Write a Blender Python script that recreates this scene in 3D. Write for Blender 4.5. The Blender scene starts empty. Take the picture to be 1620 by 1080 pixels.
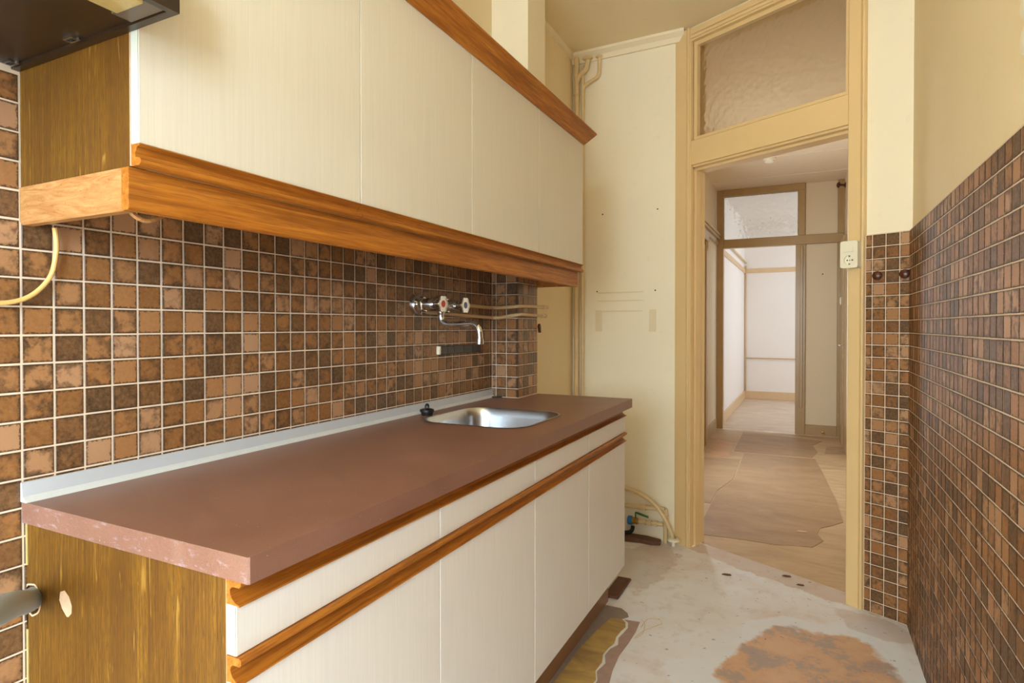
import bpy, bmesh, math, random
from mathutils import Vector, Matrix
from mathutils.geometry import tessellate_polygon
random.seed(7)
SC = bpy.context.scene
COL = SC.collection

# ------------------------------------------------------------------ camera
CAM_H = 1.20
cam_data = bpy.data.cameras.new('camera')
cam = bpy.data.objects.new('camera', cam_data)
COL.objects.link(cam)
SC.camera = cam
FPX = 940.0
VX, VY, CX, CY = 1276.0, 516.0, 810.0, 526.0
cam_data.sensor_width = 36.0
cam_data.lens = FPX / 1620.0 * 36.0
cam_data.shift_x = 0.0
cam_data.shift_y = -14.0 / 1620.0
cam_data.clip_start = 0.02
_Y = Vector((VX - CX, VY - CY, FPX)).normalized()
_p = math.atan((CY - VY) / FPX)
_U = Vector((0, -math.cos(_p), -math.sin(_p)))
_U = (_U - _Y * _U.dot(_Y)).normalized()
_X = _Y.cross(_U)
_right = Vector((_X[0], _Y[0], _U[0]))
_down = Vector((_X[1], _Y[1], _U[1]))
_fwd = Vector((_X[2], _Y[2], _U[2]))
_R = Matrix((_right, -_down, -_fwd)).transposed()
cam.matrix_world = Matrix.Translation((0, 0, CAM_H)) @ _R.to_4x4()

# ------------------------------------------------------------------ world, daylight, exposure
world = bpy.data.worlds.new('world')
SC.world = world
world.use_nodes = True
world.node_tree.nodes['Background'].inputs['Color'].default_value = (0.80, 0.88, 1.0, 1)
world.node_tree.nodes['Background'].inputs['Strength'].default_value = 1.2
SC.view_settings.view_transform = 'Standard'
SC.view_settings.look = 'None'
SC.view_settings.gamma = 1.0
SC.view_settings.use_curve_mapping = False
SC.view_settings.exposure = 0.53
SC.cycles.max_bounces = 12
SC.cycles.diffuse_bounces = 8
SC.cycles.transmission_bounces = 8


def daylight(name, loc, direction, sx, sy, power, col):
    """daylight arriving through a window or door opening of the place"""
    ld = bpy.data.lights.new(name, 'AREA')
    ld.shape = 'RECTANGLE'
    ld.size, ld.size_y = sx, sy
    ld.energy = power
    ld.color = col
    o = bpy.data.objects.new(name, ld)
    COL.objects.link(o)
    o.location = loc
    o.rotation_euler = Vector(direction).to_track_quat('-Z', 'Y').to_euler()
    return o


daylight('kitchen_window_daylight', (-0.44, -3.85, 2.05), (0, 1, -0.35), 2.0, 2.4, 170, (0.70, 0.87, 1.0))
daylight('balcony_door_daylight', (1.30, -2.05, 2.00), (-1, 0.12, -0.6), 2.6, 2.4, 440, (0.70, 0.87, 1.0))
daylight('far_room_window_daylight', (2.05, 9.0, 1.7), (-1, 0, 0), 1.8, 1.6, 24, (0.82, 0.92, 1.0))
daylight('hall_side_daylight', (-1.05, 5.1, 1.3), (1, 0, 0), 0.8, 1.6, 18, (0.86, 0.94, 1.0))

# ------------------------------------------------------------------ key dimensions (metres)
W = -1.258           # left wall plane
XR = 0.378           # right wall plane
T = 0.0511           # tile pitch
CEIL = 2.81
DL = Vector((-0.644, 3.359, 0))                 # door wall, left floor end
DD = Vector((0.8912, -0.4536, 0)).normalized()  # along the door wall
DN = Vector((0.4536, 0.8912, 0)).normalized()   # away from the kitchen


def dw(u, off, z):
    return DL + DD * u + DN * off + Vector((0, 0, z))


# ------------------------------------------------------------------ helpers
WLOC = {}


def srgb(r, g, b):
    def f(c):
        c /= 255.0
        return c / 12.92 if c <= 0.04045 else ((c + 0.055) / 1.055) ** 2.4
    return (f(r), f(g), f(b), 1.0)


def tag(o, label=None, cat=None, group=None, kind=None):
    if label:
        o['label'] = label
    if cat:
        o['category'] = cat
    if group:
        o['group'] = group
    if kind:
        o['kind'] = kind
    return o


def empty(name, loc, label=None, cat=None, group=None, kind=None):
    o = bpy.data.objects.new(name, None)
    o.empty_display_size = 0.05
    COL.objects.link(o)
    o.location = loc
    WLOC[o.name] = Vector(loc)
    return tag(o, label, cat, group, kind)


def link_mesh(name, me, origin, parent):
    o = bpy.data.objects.new(name, me)
    COL.objects.link(o)
    WLOC[o.name] = Vector(origin)
    if parent is not None:
        o.parent = parent
        o.location = Vector(origin) - WLOC[parent.name]
    else:
        o.location = origin
    return o


class MB:
    def __init__(self):
        self.v, self.f, self.sm = [], [], []

    def add(self, verts, faces, smooth=False):
        n = len(self.v)
        self.v += [Vector(p) for p in verts]
        self.f += [tuple(i + n for i in fc) for fc in faces]
        self.sm += [smooth] * len(faces)
        return self

    def box(self, x0, x1, y0, y1, z0, z1, bev=0.0, seg=1):
        if bev <= 0:
            vs = [(x, y, z) for x in (x0, x1) for y in (y0, y1) for z in (z0, z1)]
            return self.add(vs, [(0, 1, 3, 2), (4, 6, 7, 5), (0, 4, 5, 1), (2, 3, 7, 6), (0, 2, 6, 4), (1, 5, 7, 3)])
        bm = bmesh.new()
        bmesh.ops.create_cube(bm, size=1.0)
        for q in bm.verts:
            q.co = Vector(((x0 + x1) / 2 + q.co.x * (x1 - x0), (y0 + y1) / 2 + q.co.y * (y1 - y0), (z0 + z1) / 2 + q.co.z * (z1 - z0)))
        bmesh.ops.bevel(bm, geom=list(bm.edges), offset=bev, segments=seg, affect='EDGES', profile=0.5)
        bm.verts.index_update()
        self.add([q.co.copy() for q in bm.verts], [[q.index for q in fc.verts] for fc in bm.faces], seg > 1)
        bm.free()
        return self

    def xf(self, fn):
        self.v = [Vector(fn(p)) for p in self.v]
        return self

    def prism(self, prof, fn, a, b, smooth=False):
        """prof: 2D outline; fn(p, q, s) -> point; swept from s=a to s=b"""
        n = len(prof)
        vs = [fn(p, q, a) for p, q in prof] + [fn(p, q, b) for p, q in prof]
        self.add(vs, [(i, (i + 1) % n, (i + 1) % n + n, i + n) for i in range(n)], smooth)
        tri = tessellate_polygon([[Vector((p, q, 0)) for p, q in prof]])
        self.add(vs, [tuple(t) for t in tri] + [tuple(i + n for i in reversed(t)) for t in tri])
        return self

    def plate(self, outer, holes, fn, a, b):
        loops = [outer] + list(holes)
        flat = [p for lp in loops for p in lp]
        n = len(flat)
        tri = tessellate_polygon([[Vector((p[0], p[1], 0)) for p in lp] for lp in loops])
        vs = [fn(p, q, a) for p, q in flat] + [fn(p, q, b) for p, q in flat]
        fs = [tuple(t) for t in tri] + [tuple(i + n for i in reversed(t)) for t in tri]
        k = 0
        for lp in loops:
            m = len(lp)
            fs += [(k + i, k + (i + 1) % m, k + (i + 1) % m + n, k + i + n) for i in range(m)]
            k += m
        return self.add(vs, fs)

    def tube(self, pts, r, seg=12, smooth=6, caps=True, radii=None):
        P = catmull([Vector(p) for p in pts], smooth) if smooth > 1 else [Vector(p) for p in pts]
        n = len(P)
        vs, fs = [], []
        t0 = (P[1] - P[0]).normalized()
        up = Vector((0, 0, 1)) if abs(t0.z) < 0.9 else Vector((0, 1, 0))
        nrm = (up - t0 * up.dot(t0)).normalized()
        for i, p in enumerate(P):
            t = (P[min(i + 1, n - 1)] - P[max(i - 1, 0)]).normalized()
            nrm = (nrm - t * nrm.dot(t)).normalized()
            bi = t.cross(nrm)
            rr = r if radii is None else radii[min(len(radii) - 1, int(i / max(1, n - 1) * (len(radii) - 1) + .5))]
            for k in range(seg):
                a = 2 * math.pi * k / seg
                vs.append(p + nrm * (rr * math.cos(a)) + bi * (rr * math.sin(a)))
        for i in range(n - 1):
            for k in range(seg):
                fs.append((i * seg + k, i * seg + (k + 1) % seg, (i + 1) * seg + (k + 1) % seg, (i + 1) * seg + k))
        self.add(vs, fs, True)
        if caps:
            self.add(vs[:seg], [tuple(reversed(range(seg)))])
            self.add(vs[-seg:], [tuple(range(seg))])
        return self

    def lathe(self, prof, o, axis, seg=24, smooth=True):
        """prof: list of (radius, height along axis)"""
        o, ax = Vector(o), Vector(axis).normalized()
        e1 = ax.orthogonal().normalized()
        e2 = ax.cross(e1)
        vs, fs = [], []
        for r, h in prof:
            r = max(r, 1e-5)
            for k in range(seg):
                a = 2 * math.pi * k / seg
                vs.append(o + ax * h + e1 * (r * math.cos(a)) + e2 * (r * math.sin(a)))
        for i in range(len(prof) - 1):
            for k in range(seg):
                fs.append((i * seg + k, i * seg + (k + 1) % seg, (i + 1) * seg + (k + 1) % seg, (i + 1) * seg + k))
        return self.add(vs, fs, smooth)

    def build(self, name, mat, parent=None, origin=None):
        lo = Vector((min(p.x for p in self.v), min(p.y for p in self.v), min(p.z for p in self.v)))
        hi = Vector((max(p.x for p in self.v), max(p.y for p in self.v), max(p.z for p in self.v)))
        og = Vector(((lo.x + hi.x) / 2, (lo.y + hi.y) / 2, lo.z)) if origin is None else Vector(origin)
        me = bpy.data.meshes.new(name)
        me.from_pydata([p - og for p in self.v], [], self.f)
        for pl, s in zip(me.polygons, self.sm):
            pl.use_smooth = s
        bm = bmesh.new()
        bm.from_mesh(me)
        bmesh.ops.remove_doubles(bm, verts=bm.verts, dist=1e-6)
        bmesh.ops.recalc_face_normals(bm, faces=bm.faces)
        for e in bm.edges:
            if len(e.link_faces) == 2 and e.calc_face_angle(0) > 0.6:
                e.smooth = False
        bm.to_mesh(me)
        bm.free()
        if mat is not None:
            me.materials.append(mat)
        return link_mesh(name, me, og, parent)


def catmull(P, k):
    out = []
    n = len(P)
    for i in range(n - 1):
        p0, p1, p2, p3 = P[max(i - 1, 0)], P[i], P[i + 1], P[min(i + 2, n - 1)]
        for j in range(k):
            t = j / k
            out.append(0.5 * ((2 * p1) + (p2 - p0) * t + (2 * p0 - 5 * p1 + 4 * p2 - p3) * t * t + (3 * p1 - p0 - 3 * p2 + p3) * t ** 3))
    out.append(P[-1])
    return out


def rrect(x0, x1, y0, y1, r, n=6):
    pts = []
    for cx, cy, a0 in ((x1 - r, y1 - r, 0), (x0 + r, y1 - r, 90), (x0 + r, y0 + r, 180), (x1 - r, y0 + r, 270)):
        for i in range(n + 1):
            a = math.radians(a0 + 90 * i / n)
            pts.append((cx + r * math.cos(a), cy + r * math.sin(a)))
    return pts


FXZ = lambda p, q, s: (p, s, q)      # outline in x,z swept along y
FYZ = lambda p, q, s: (s, p, q)      # outline in y,z swept along x
FXY = lambda p, q, s: (p, q, s)      # outline in x,y swept along z
FUZ = lambda p, q, s: dw(p, s, q)    # outline on the door wall, swept through it
FUO = lambda p, q, s: dw(p, q, s)    # section across the door wall, swept upwards


# ------------------------------------------------------------------ materials
class NT:
    def __init__(self, name):
        self.m = bpy.data.materials.new(name)
        self.m.use_nodes = True
        self.t = self.m.node_tree
        self.b = self.t.nodes['Principled BSDF']
        self._pos = None

    def n(self, typ, ins=None, **props):
        nd = self.t.nodes.new(typ)
        for k, v in props.items():
            setattr(nd, k, v)
        for k, v in (ins or {}).items():
            s = nd.inputs[k]
            if isinstance(v, bpy.types.NodeSocket):
                self.t.links.new(v, s)
            else:
                s.default_value = v
        return nd

    def pos(self):
        if self._pos is None:
            self._pos = self.n('ShaderNodeNewGeometry').outputs['Position']
        return self._pos

    def math(self, op, a, b=0.0, clamp=False):
        return self.n('ShaderNodeMath', {0: a, 1: b}, operation=op, use_clamp=clamp).outputs[0]

    def scale(self, sx, sy, sz, src=None):
        return self.n('ShaderNodeVectorMath', {0: src or self.pos(), 1: (sx, sy, sz)}, operation='MULTIPLY').outputs[0]

    def noise(self, vec, scale=1.0, detail=3.0, rough=0.55, dist=0.0):
        return self.n('ShaderNodeTexNoise', {'Vector': vec, 'Scale': scale, 'Detail': detail, 'Roughness': rough, 'Distortion': dist}).outputs['Fac']

    def ramp(self, fac, stops, interp='LINEAR'):
        nd = self.n('ShaderNodeValToRGB', {'Fac': fac})
        cr = nd.color_ramp
        cr.interpolation = interp
        while len(cr.elements) < len(stops):
            cr.elements.new(0.5)
        for e, (p, c) in zip(cr.elements, stops):
            e.position = p
            e.color = c if not isinstance(c, (int, float)) else (c, c, c, 1)
        return nd.outputs['Color']

    def mix(self, fac, a, b, mode='MIX'):
        nd = self.n('ShaderNodeMix', data_type='RGBA', blend_type=mode)
        for i, v in ((0, fac), (6, a), (7, b)):
            if isinstance(v, bpy.types.NodeSocket):
                self.t.links.new(v, nd.inputs[i])
            else:
                nd.inputs[i].default_value = v
        return nd.outputs[2]

    def bump(self, h, strength=0.3, dist=0.002):
        o = self.n('ShaderNodeBump', {'Height': h, 'Strength': strength, 'Distance': dist}).outputs[0]
        self.t.links.new(o, self.b.inputs['Normal'])

    def set(self, **kw):
        for k, v in kw.items():
            s = self.b.inputs[k.replace('_', ' ')]
            if isinstance(v, bpy.types.NodeSocket):
                self.t.links.new(v, s)
            else:
                s.default_value = v
        return self


def plain(name, rgb, rough=0.5, metal=0.0, spec=0.5, var=0.05, nscale=12, bump=0.0, bscale=150):
    k = NT(name)
    c = srgb(*rgb)
    d = tuple(x * (1 - var * 2.2) for x in c[:3]) + (1,)
    f = k.noise(k.pos(), nscale, 4)
    k.set(Base_Color=k.mix(f, d, tuple(min(1, x * (1 + var)) for x in c[:3]) + (1,)), Roughness=rough, Metallic=metal)
    k.b.inputs['Specular IOR Level'].default_value = spec
    if bump:
        k.bump(k.noise(k.pos(), bscale, 3), bump)
    return k.m


def wall_paint(name, rgb, var=0.05):
    k = NT(name)
    c = srgb(*rgb)
    big = k.noise(k.pos(), 1.6, 3)
    fine = k.noise(k.pos(), 22, 4)
    col = k.mix(big, tuple(x * (1 - var) for x in c[:3]) + (1,), tuple(min(1, x * (1 + var)) for x in c[:3]) + (1,))
    col = k.mix(k.ramp(fine, [(0.62, 0.0), (0.8, 0.25)]), col, srgb(*[int(x * .9) for x in rgb]))
    k.set(Base_Color=col, Roughness=0.6)
    k.b.inputs['Specular IOR Level'].default_value = 0.3
    k.bump(k.noise(k.pos(), 60, 4), 0.12, 0.004)
    return k.m


def tile_mat(name, uvec, u0, z0, gloss=0.3, spec=0.45):
    k = NT(name)
    du = k.n('ShaderNodeVectorMath', {0: k.pos(), 1: tuple(uvec)}, operation='DOT_PRODUCT').outputs['Value']
    u = k.math('DIVIDE', k.math('SUBTRACT', du, u0), T)
    dz = k.n('ShaderNodeVectorMath', {0: k.pos(), 1: (0, 0, 1)}, operation='DOT_PRODUCT').outputs['Value']
    v = k.math('DIVIDE', k.math('SUBTRACT', dz, z0), T)
    iu, iv = k.math('FLOOR', u), k.math('FLOOR', v)
    fu, fv = k.math('FRACT', u), k.math('FRACT', v)
    cell = k.n('ShaderNodeCombineXYZ', {0: iu, 1: iv, 2: 3.7}).outputs[0]
    wn = k.n('ShaderNodeTexWhiteNoise', {'Vector': cell}, noise_dimensions='3D')
    rnd, rcol = wn.outputs['Value'], wn.outputs['Color']
    off = k.n('ShaderNodeVectorMath', {0: rcol, 1: (40, 40, 40)}, operation='MULTIPLY').outputs[0]
    p2 = k.n('ShaderNodeVectorMath', {0: k.pos(), 1: off}, operation='ADD').outputs[0]
    base = k.ramp(rnd, [(0.0, srgb(175, 136, 104)), (0.22, srgb(160, 115, 76)), (0.45, srgb(143, 96, 54)), (0.68, srgb(120, 78, 40)), (0.84, srgb(94, 66, 42)), (1.0, srgb(72, 54, 38))])
    wn2 = k.n('ShaderNodeSeparateXYZ', {0: rcol}).outputs[1]
    eu = k.math('MINIMUM', fu, k.math('SUBTRACT', 1.0, fu))
    ev = k.math('MINIMUM', fv, k.math('SUBTRACT', 1.0, fv))
    e = k.math('MINIMUM', eu, ev)
    rimd = k.math('MULTIPLY', k.math('SUBTRACT', 0.26, e, True), 0.55)
    cloud = k.math('ADD', k.noise(p2, 44, 5, 0.66, 0.15), rimd)
    amt = k.math('MULTIPLY', k.ramp(cloud, [(0.47, 0.0), (0.66, 1.0)]), k.ramp(wn2, [(0.0, 0.0), (0.22, 0.05), (0.4, 0.75), (1.0, 1.0)]))
    col = k.mix(amt, base, srgb(58, 42, 29))
    fine = k.noise(p2, 130, 4, 0.7)
    col = k.mix(k.ramp(fine, [(0.35, 0.0), (0.75, 0.35)]), col, srgb(186, 138, 92))
    e2 = k.math('ADD', e, k.math('MULTIPLY', k.math('SUBTRACT', k.noise(p2, 210, 2), 0.5), 0.24))
    col = k.mix(k.math('MULTIPLY', k.ramp(e2, [(0.06, 1.0), (0.11, 0.0)]), 0.85), col, srgb(66, 42, 26))
    k.set(Base_Color=col, Roughness=k.ramp(cloud, [(0.3, gloss), (0.8, gloss + 0.12)]))
    k.b.inputs['Specular IOR Level'].default_value = spec
    k.bump(k.noise(p2, 40, 2), 0.12, 0.002)
    return k.m


def oak_mat(name='oak_laminate'):
    k = NT(name)
    band = k.noise(k.scale(16, 16, 0.25), 1.0, 2)
    grain = k.noise(k.scale(260, 260, 5), 1.0, 4, 0.65, 0.4)
    pore = k.noise(k.scale(900, 900, 40), 1.0, 3, 0.6)
    ray = k.noise(k.scale(70, 70, 7), 1.0, 2, 0.5, 1.4)
    col = k.ramp(band, [(0.28, srgb(102, 67, 18)), (0.5, srgb(121, 83, 22)), (0.7, srgb(140, 99, 28))])
    col = k.mix(k.ramp(grain, [(0.4, 0.85), (0.60, 0.0)]), col, srgb(92, 58, 22))
    col = k.mix(k.ramp(pore, [(0.38, 0.9), (0.5, 0.0)]), col, srgb(82, 54, 22))
    col = k.mix(k.ramp(ray, [(0.66, 0.0), (0.74, 0.6)]), col, srgb(166, 126, 54))
    k.set(Base_Color=col, Roughness=0.5)
    k.b.inputs['Specular IOR Level'].default_value = 0.2
    return k.m


def teak_mat(name, dark=1.0):
    k = NT(name)
    s = lambda r, g, b: srgb(int(r * dark), int(g * dark), int(b * dark))
    g1 = k.noise(k.scale(90, 3.5, 90), 1.0, 4, 0.6, 0.8)
    g2 = k.noise(k.scale(420, 14, 420), 1.0, 3, 0.6)
    col = k.ramp(g1, [(0.3, s(138, 80, 22)), (0.5, s(172, 104, 32)), (0.7, s(194, 126, 44))])
    col = k.mix(k.ramp(g2, [(0.35, 0.6), (0.52, 0.0)]), col, s(126, 74, 34))
    worn = k.noise(k.scale(60, 18, 60), 1.0, 5, 0.7)
    col = k.mix(k.ramp(worn, [(0.70, 0.0), (0.78, 0.5)]), col, s(206, 150, 92))
    k.set(Base_Color=col, Roughness=0.45)
    k.b.inputs['Specular IOR Level'].default_value = 0.3
    k.bump(g2, 0.12, 0.001)
    return k.m


def pale_wood_mat():
    k = NT('worn_pale_oak')
    g1 = k.noise(k.scale(9, 60, 60), 1.0, 4, 0.6, 2.2)
    col = k.ramp(g1, [(0.3, srgb(158, 102, 52)), (0.5, srgb(176, 124, 70)), (0.7, srgb(190, 144, 90))])
    sp = k.noise(k.scale(180, 180, 180), 1.0, 3)
    col = k.mix(k.ramp(sp, [(0.30, 0.5), (0.38, 0.0)]), col, srgb(120, 70, 34))
    k.set(Base_Color=col, Roughness=0.55)
    return k.m


def linen_mat(name, rgb):
    k = NT(name)
    c = srgb(*rgb)
    st = k.noise(k.scale(300, 300, 5), 1.0, 3, 0.6)
    st2 = k.noise(k.scale(90, 90, 2), 1.0, 2, 0.5)
    d = tuple(x * 0.955 for x in c[:3]) + (1,)
    h = tuple(min(1, x * 1.02) for x in c[:3]) + (1,)
    col = k.mix(k.ramp(st, [(0.35, 0.0), (0.65, 1.0)]), d, h)
    col = k.mix(k.math('MULTIPLY', st2, 0.22), col, d)
    k.set(Base_Color=col, Roughness=0.42)
    k.b.inputs['Specular IOR Level'].default_value = 0.4
    k.bump(st, 0.10, 0.001)
    return k.m


def worktop_mat():
    k = NT('brown_worktop_laminate')
    c = k.noise(k.pos(), 5, 5, 0.6)
    col = k.ramp(c, [(0.3, srgb(132, 94, 78)), (0.7, srgb(148, 108, 92))])
    sp = k.noise(k.pos(), 900, 2)
    col = k.mix(k.ramp(sp, [(0.42, 0.30), (0.55, 0.0)]), col, srgb(88, 52, 40))
    dust = k.noise(k.pos(), 240, 2)
    col = k.mix(k.ramp(dust, [(0.735, 0.0), (0.76, 0.7)]), col, srgb(206, 190, 176))
    sepy = k.n('ShaderNodeSeparateXYZ', {0: k.pos()})
    edge = k.math('LESS_THAN', sepy.outputs[1], 0.559)
    wear = k.noise(k.scale(50, 50, 120), 1.0, 5, 0.65)
    col = k.mix(k.math('MULTIPLY', edge, k.ramp(wear, [(0.56, 0.0), (0.70, 0.5)])), col, srgb(172, 158, 166))
    scr = k.noise(k.scale(10, 60, 1), 1.0, 4, 0.6, 1.5)
    col = k.mix(k.ramp(scr, [(0.66, 0.0), (0.74, 0.16)]), col, srgb(178, 150, 136))
    k.set(Base_Color=col, Roughness=k.ramp(c, [(0.3, 0.36), (0.7, 0.46)]))
    k.b.inputs['Specular IOR Level'].default_value = 0.5
    k.bump(k.noise(k.pos(), 500, 2), 0.08, 0.001)
    return k.m


def blob(k, cx, cy, rx, ry, ang=0.0, amp=0.5, nsc=6.0):
    """soft mask of a stain: 1 inside, 0 outside, ragged rim"""
    s = k.n('ShaderNodeVectorMath', {0: k.pos(), 1: (cx, cy, 0)}, operation='SUBTRACT').outputs[0]
    r = k.n('ShaderNodeVectorRotate', {'Vector': s, 'Angle': ang}, rotation_type='Z_AXIS').outputs[0]
    q = k.scale(1 / rx, 1 / ry, 0, r)
    ln = k.n('ShaderNodeVectorMath', {0: q}, operation='LENGTH').outputs['Value']
    d = k.math('ADD', ln, k.math('MULTIPLY', k.math('SUBTRACT', k.noise(k.pos(), nsc, 5, 0.6), 0.5), amp))
    return k.ramp(d, [(0.86, 1.0), (0.93, 0.0)])


def floor_mat():
    k = NT('bare_whitewashed_floor')
    a = k.noise(k.pos(), 2.2, 5, 0.6, 0.6)
    b = k.noise(k.pos(), 14, 5, 0.65)
    col = k.ramp(a, [(0.30, srgb(220, 208, 206)), (0.45, srgb(228, 227, 232)), (0.62, srgb(232, 236, 246))])
    col = k.mix(k.ramp(b, [(0.52, 0.0), (0.72, 0.35)]), col, srgb(186, 162, 148))
    halo = blob(k, 0.03, 2.17, 0.44, 0.66, 0.25, 1.0, 3.4)
    col = k.mix(k.math('MULTIPLY', halo, 0.8), col, srgb(230, 236, 248))
    pt = blob(k, 0.03, 2.17, 0.31, 0.50, 0.25, 1.0, 3.4)
    g = k.noise(k.pos(), 8, 6, 0.7, 0.1)
    brown = k.ramp(g, [(0.40, srgb(218, 182, 152)), (0.50, srgb(212, 172, 142)), (0.56, srgb(182, 162, 154)), (0.72, srgb(170, 158, 156))])
    col = k.mix(pt, col, brown)
    rst = blob(k, 0.25, 2.76, 0.16, 0.10, 0.5, 1.1, 12)
    col = k.mix(k.math('MULTIPLY', rst, 0.3), col, srgb(176, 136, 116))
    gr = blob(k, -0.74, 2.95, 0.16, 0.40, 0.1, 1.1, 10)
    col = k.mix(k.math('MULTIPLY', gr, 0.35), col, srgb(164, 136, 114))
    th = blob(k, -0.12, 3.14, 0.60, 0.10, 0.47, 1.2, 9)
    col = k.mix(k.math('MULTIPLY', th, 0.55), col, srgb(190, 158, 128))
    sp = k.noise(k.scale(34, 42, 1), 1.0, 2)
    col = k.mix(k.ramp(sp, [(0.69, 0.0), (0.73, 0.7)]), col, srgb(122, 110, 106))
    scr = k.noise(k.scale(4, 26, 1), 1.0, 4, 0.6, 2.0)
    col = k.mix(k.ramp(scr, [(0.68, 0.0), (0.74, 0.2)]), col, srgb(160, 148, 142))
    k.set(Base_Color=col, Roughness=k.ramp(b, [(0.3, 0.42), (0.7, 0.62)]))
    k.bump(b, 0.25, 0.004)
    return k.m


def board_mat(name, c1, c2, rough=0.5, seed=0.0):
    k = NT(name)
    p = k.n('ShaderNodeVectorMath', {0: k.pos(), 1: (seed, seed, 0)}, operation='ADD').outputs[0]
    a = k.noise(k.scale(3.0, 7.0, 1, p), 1.0, 5, 0.65, 0.8)
    b = k.noise(k.scale(3, 40, 1, p), 1.0, 4, 0.6, 0.5)
    col = k.ramp(a, [(0.3, srgb(*c1)), (0.7, srgb(*c2))])
    col = k.mix(k.ramp(b, [(0.5, 0.0), (0.75, 0.3)]), col, srgb(*[int(x * .8) for x in c1]))
    sp = k.noise(k.scale(40, 40, 1, p), 1.0, 2)
    col = k.mix(k.ramp(sp, [(0.72, 0.0), (0.76, 0.5)]), col, srgb(206, 190, 168))
    k.set(Base_Color=col, Roughness=rough)
    k.bump(b, 0.12, 0.002)
    return k.m


def glass_mat(name, col, rough, bscale, bstr):
    k = NT(name)
    k.set(Base_Color=srgb(*col), Roughness=rough)
    k.b.inputs['Transmission Weight'].default_value = 1.0
    k.b.inputs['IOR'].default_value = 1.35
    h = k.n('ShaderNodeTexVoronoi', {'Vector': k.pos(), 'Scale': bscale}, feature='SMOOTH_F1').outputs['Distance']
    k.bump(h, bstr, 0.012)
    return k.m


M = {}
M['wall'] = wall_paint('cream_wall_paint', (232, 215, 178))
M['wall_light'] = wall_paint('pale_cream_paint', (238, 228, 202))
M['ceiling'] = wall_paint('cream_ceiling_paint', (236, 220, 184), 0.06)
M['cove'] = wall_paint('cove_paint', (234, 220, 190))
M['grout'] = plain('grout', (222, 202, 178), 0.85, var=0.06, nscale=60)
M['tile_left'] = tile_mat('brown_tile_left', (0, 1, 0), 0.557, 1.1840 - 20 * T)
M['tile_pil_near'] = tile_mat('brown_tile_pilaster_near', (1, 0, 0), -1.1745, 1.1840 - 20 * T)
M['tile_pil_side'] = tile_mat('brown_tile_pilaster_side', (0, 1, 0), 2.318, 1.1840 - 20 * T)
M['tile_door'] = tile_mat('brown_tile_door', tuple(DD), DL.dot(DD) + 1.003, 1.582 - 40 * T)
M['tile_right'] = tile_mat('brown_tile_right', (0, 1, 0), 2.835, 1.582 - 40 * T, 0.40, 0.16)
M['oak'] = oak_mat()
M['teak'] = teak_mat('varnished_teak')
M['pale_wood'] = pale_wood_mat()
M['door_up'] = linen_mat('cream_linen_laminate', (217, 211, 196))
M['door_low'] = linen_mat('greyed_linen_laminate', (232, 229, 224))
M['edge'] = plain('white_edge_band', (198, 202, 190), 0.4, var=0.02)
M['worktop'] = worktop_mat()
M['plinth'] = plain('brown_plinth_laminate', (150, 110, 78), 0.4, var=0.1, nscale=8)
M['strip'] = plain('grey_seal_strip', (188, 191, 196), 0.35, var=0.05)
M['bead'] = plain('silicone_bead', (206, 208, 206), 0.4, var=0.05, nscale=80)
M['cab_in'] = plain('cabinet_board', (190, 176, 150), 0.6)
M['hood'] = plain('brown_enamel', (46, 32, 20), 0.32, var=0.06, nscale=4)
M['hood_grey'] = plain('brown_grey_metal', (112, 98, 84), 0.35, 0.3)
M['orange'] = plain('orange_glass_strip', (206, 112, 42), 0.3)
M['steel'] = plain('brushed_steel', (196, 200, 206), 0.27, 1.0, var=0.05, nscale=30)
M['chrome'] = plain('chrome', (214, 216, 220), 0.09, 1.0, var=0.02)
M['black'] = plain('black_rubber', (26, 25, 26), 0.45)
M['black_gloss'] = plain('black_magnet', (34, 32, 32), 0.3)
M['white'] = plain('white_plastic', (236, 230, 208), 0.35, var=0.02)
M['red'] = plain('red_dot', (206, 52, 30), 0.3)
M['blue_dot'] = plain('grey_blue_dot', (90, 110, 140), 0.3)
M['pipe'] = plain('cream_painted_pipe', (222, 198, 150), 0.45, var=0.07, nscale=30)
M['pipe_tan'] = plain('tan_painted_pipe', (216, 184, 138), 0.45, var=0.07, nscale=30)
M['cable'] = plain('yellowed_cable', (228, 186, 112), 0.45, var=0.03)
M['pvc'] = plain('grey_pvc', (156, 176, 194), 0.4, var=0.03)
M['frame'] = plain('ochre_gloss_paint', (226, 196, 144), 0.34, var=0.035, nscale=5, bump=0.04, bscale=30)
M['hall_frame'] = plain('olive_brown_gloss_paint', (176, 146, 100), 0.28, var=0.07, nscale=6, bump=0.05, bscale=25)
M['hall_wall'] = wall_paint('hall_wall_paint', (226, 210, 180))
M['hall_panel'] = wall_paint('hall_panel_paint', (224, 208, 178), 0.04)
M['hall_ceiling'] = wall_paint('hall_ceiling_paint', (232, 214, 188), 0.04)
M['room_wall'] = wall_paint('white_room_paint', (238, 232, 226), 0.03)
M['room_trim'] = plain('beige_gloss_trim', (218, 188, 146), 0.4, var=0.05)
M['floor'] = floor_mat()
M['hall_floor'] = board_mat('hall_floor_boards', (178, 148, 112), (206, 178, 140))
M['sheet'] = board_mat('hardboard_sheet', (156, 124, 92), (178, 146, 112), 0.45, 3.0)
M['sheet_pink'] = board_mat('pink_hardboard', (200, 156, 122), (212, 172, 138), 0.5, 6.0)
M['sheet_dark'] = board_mat('dark_hardboard', (160, 130, 98), (178, 148, 114), 0.5, 9.0)
M['room_floor'] = board_mat('pale_room_floor', (196, 172, 146), (216, 200, 184), 0.45, 5.0)
M['lino'] = board_mat('yellow_lino_residue', (150, 120, 82), (204, 172, 96), 0.6, 2.0)
M['lino_grey'] = plain('grey_glue_residue', (150, 136, 124), 0.7, var=0.12, nscale=30)
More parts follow.
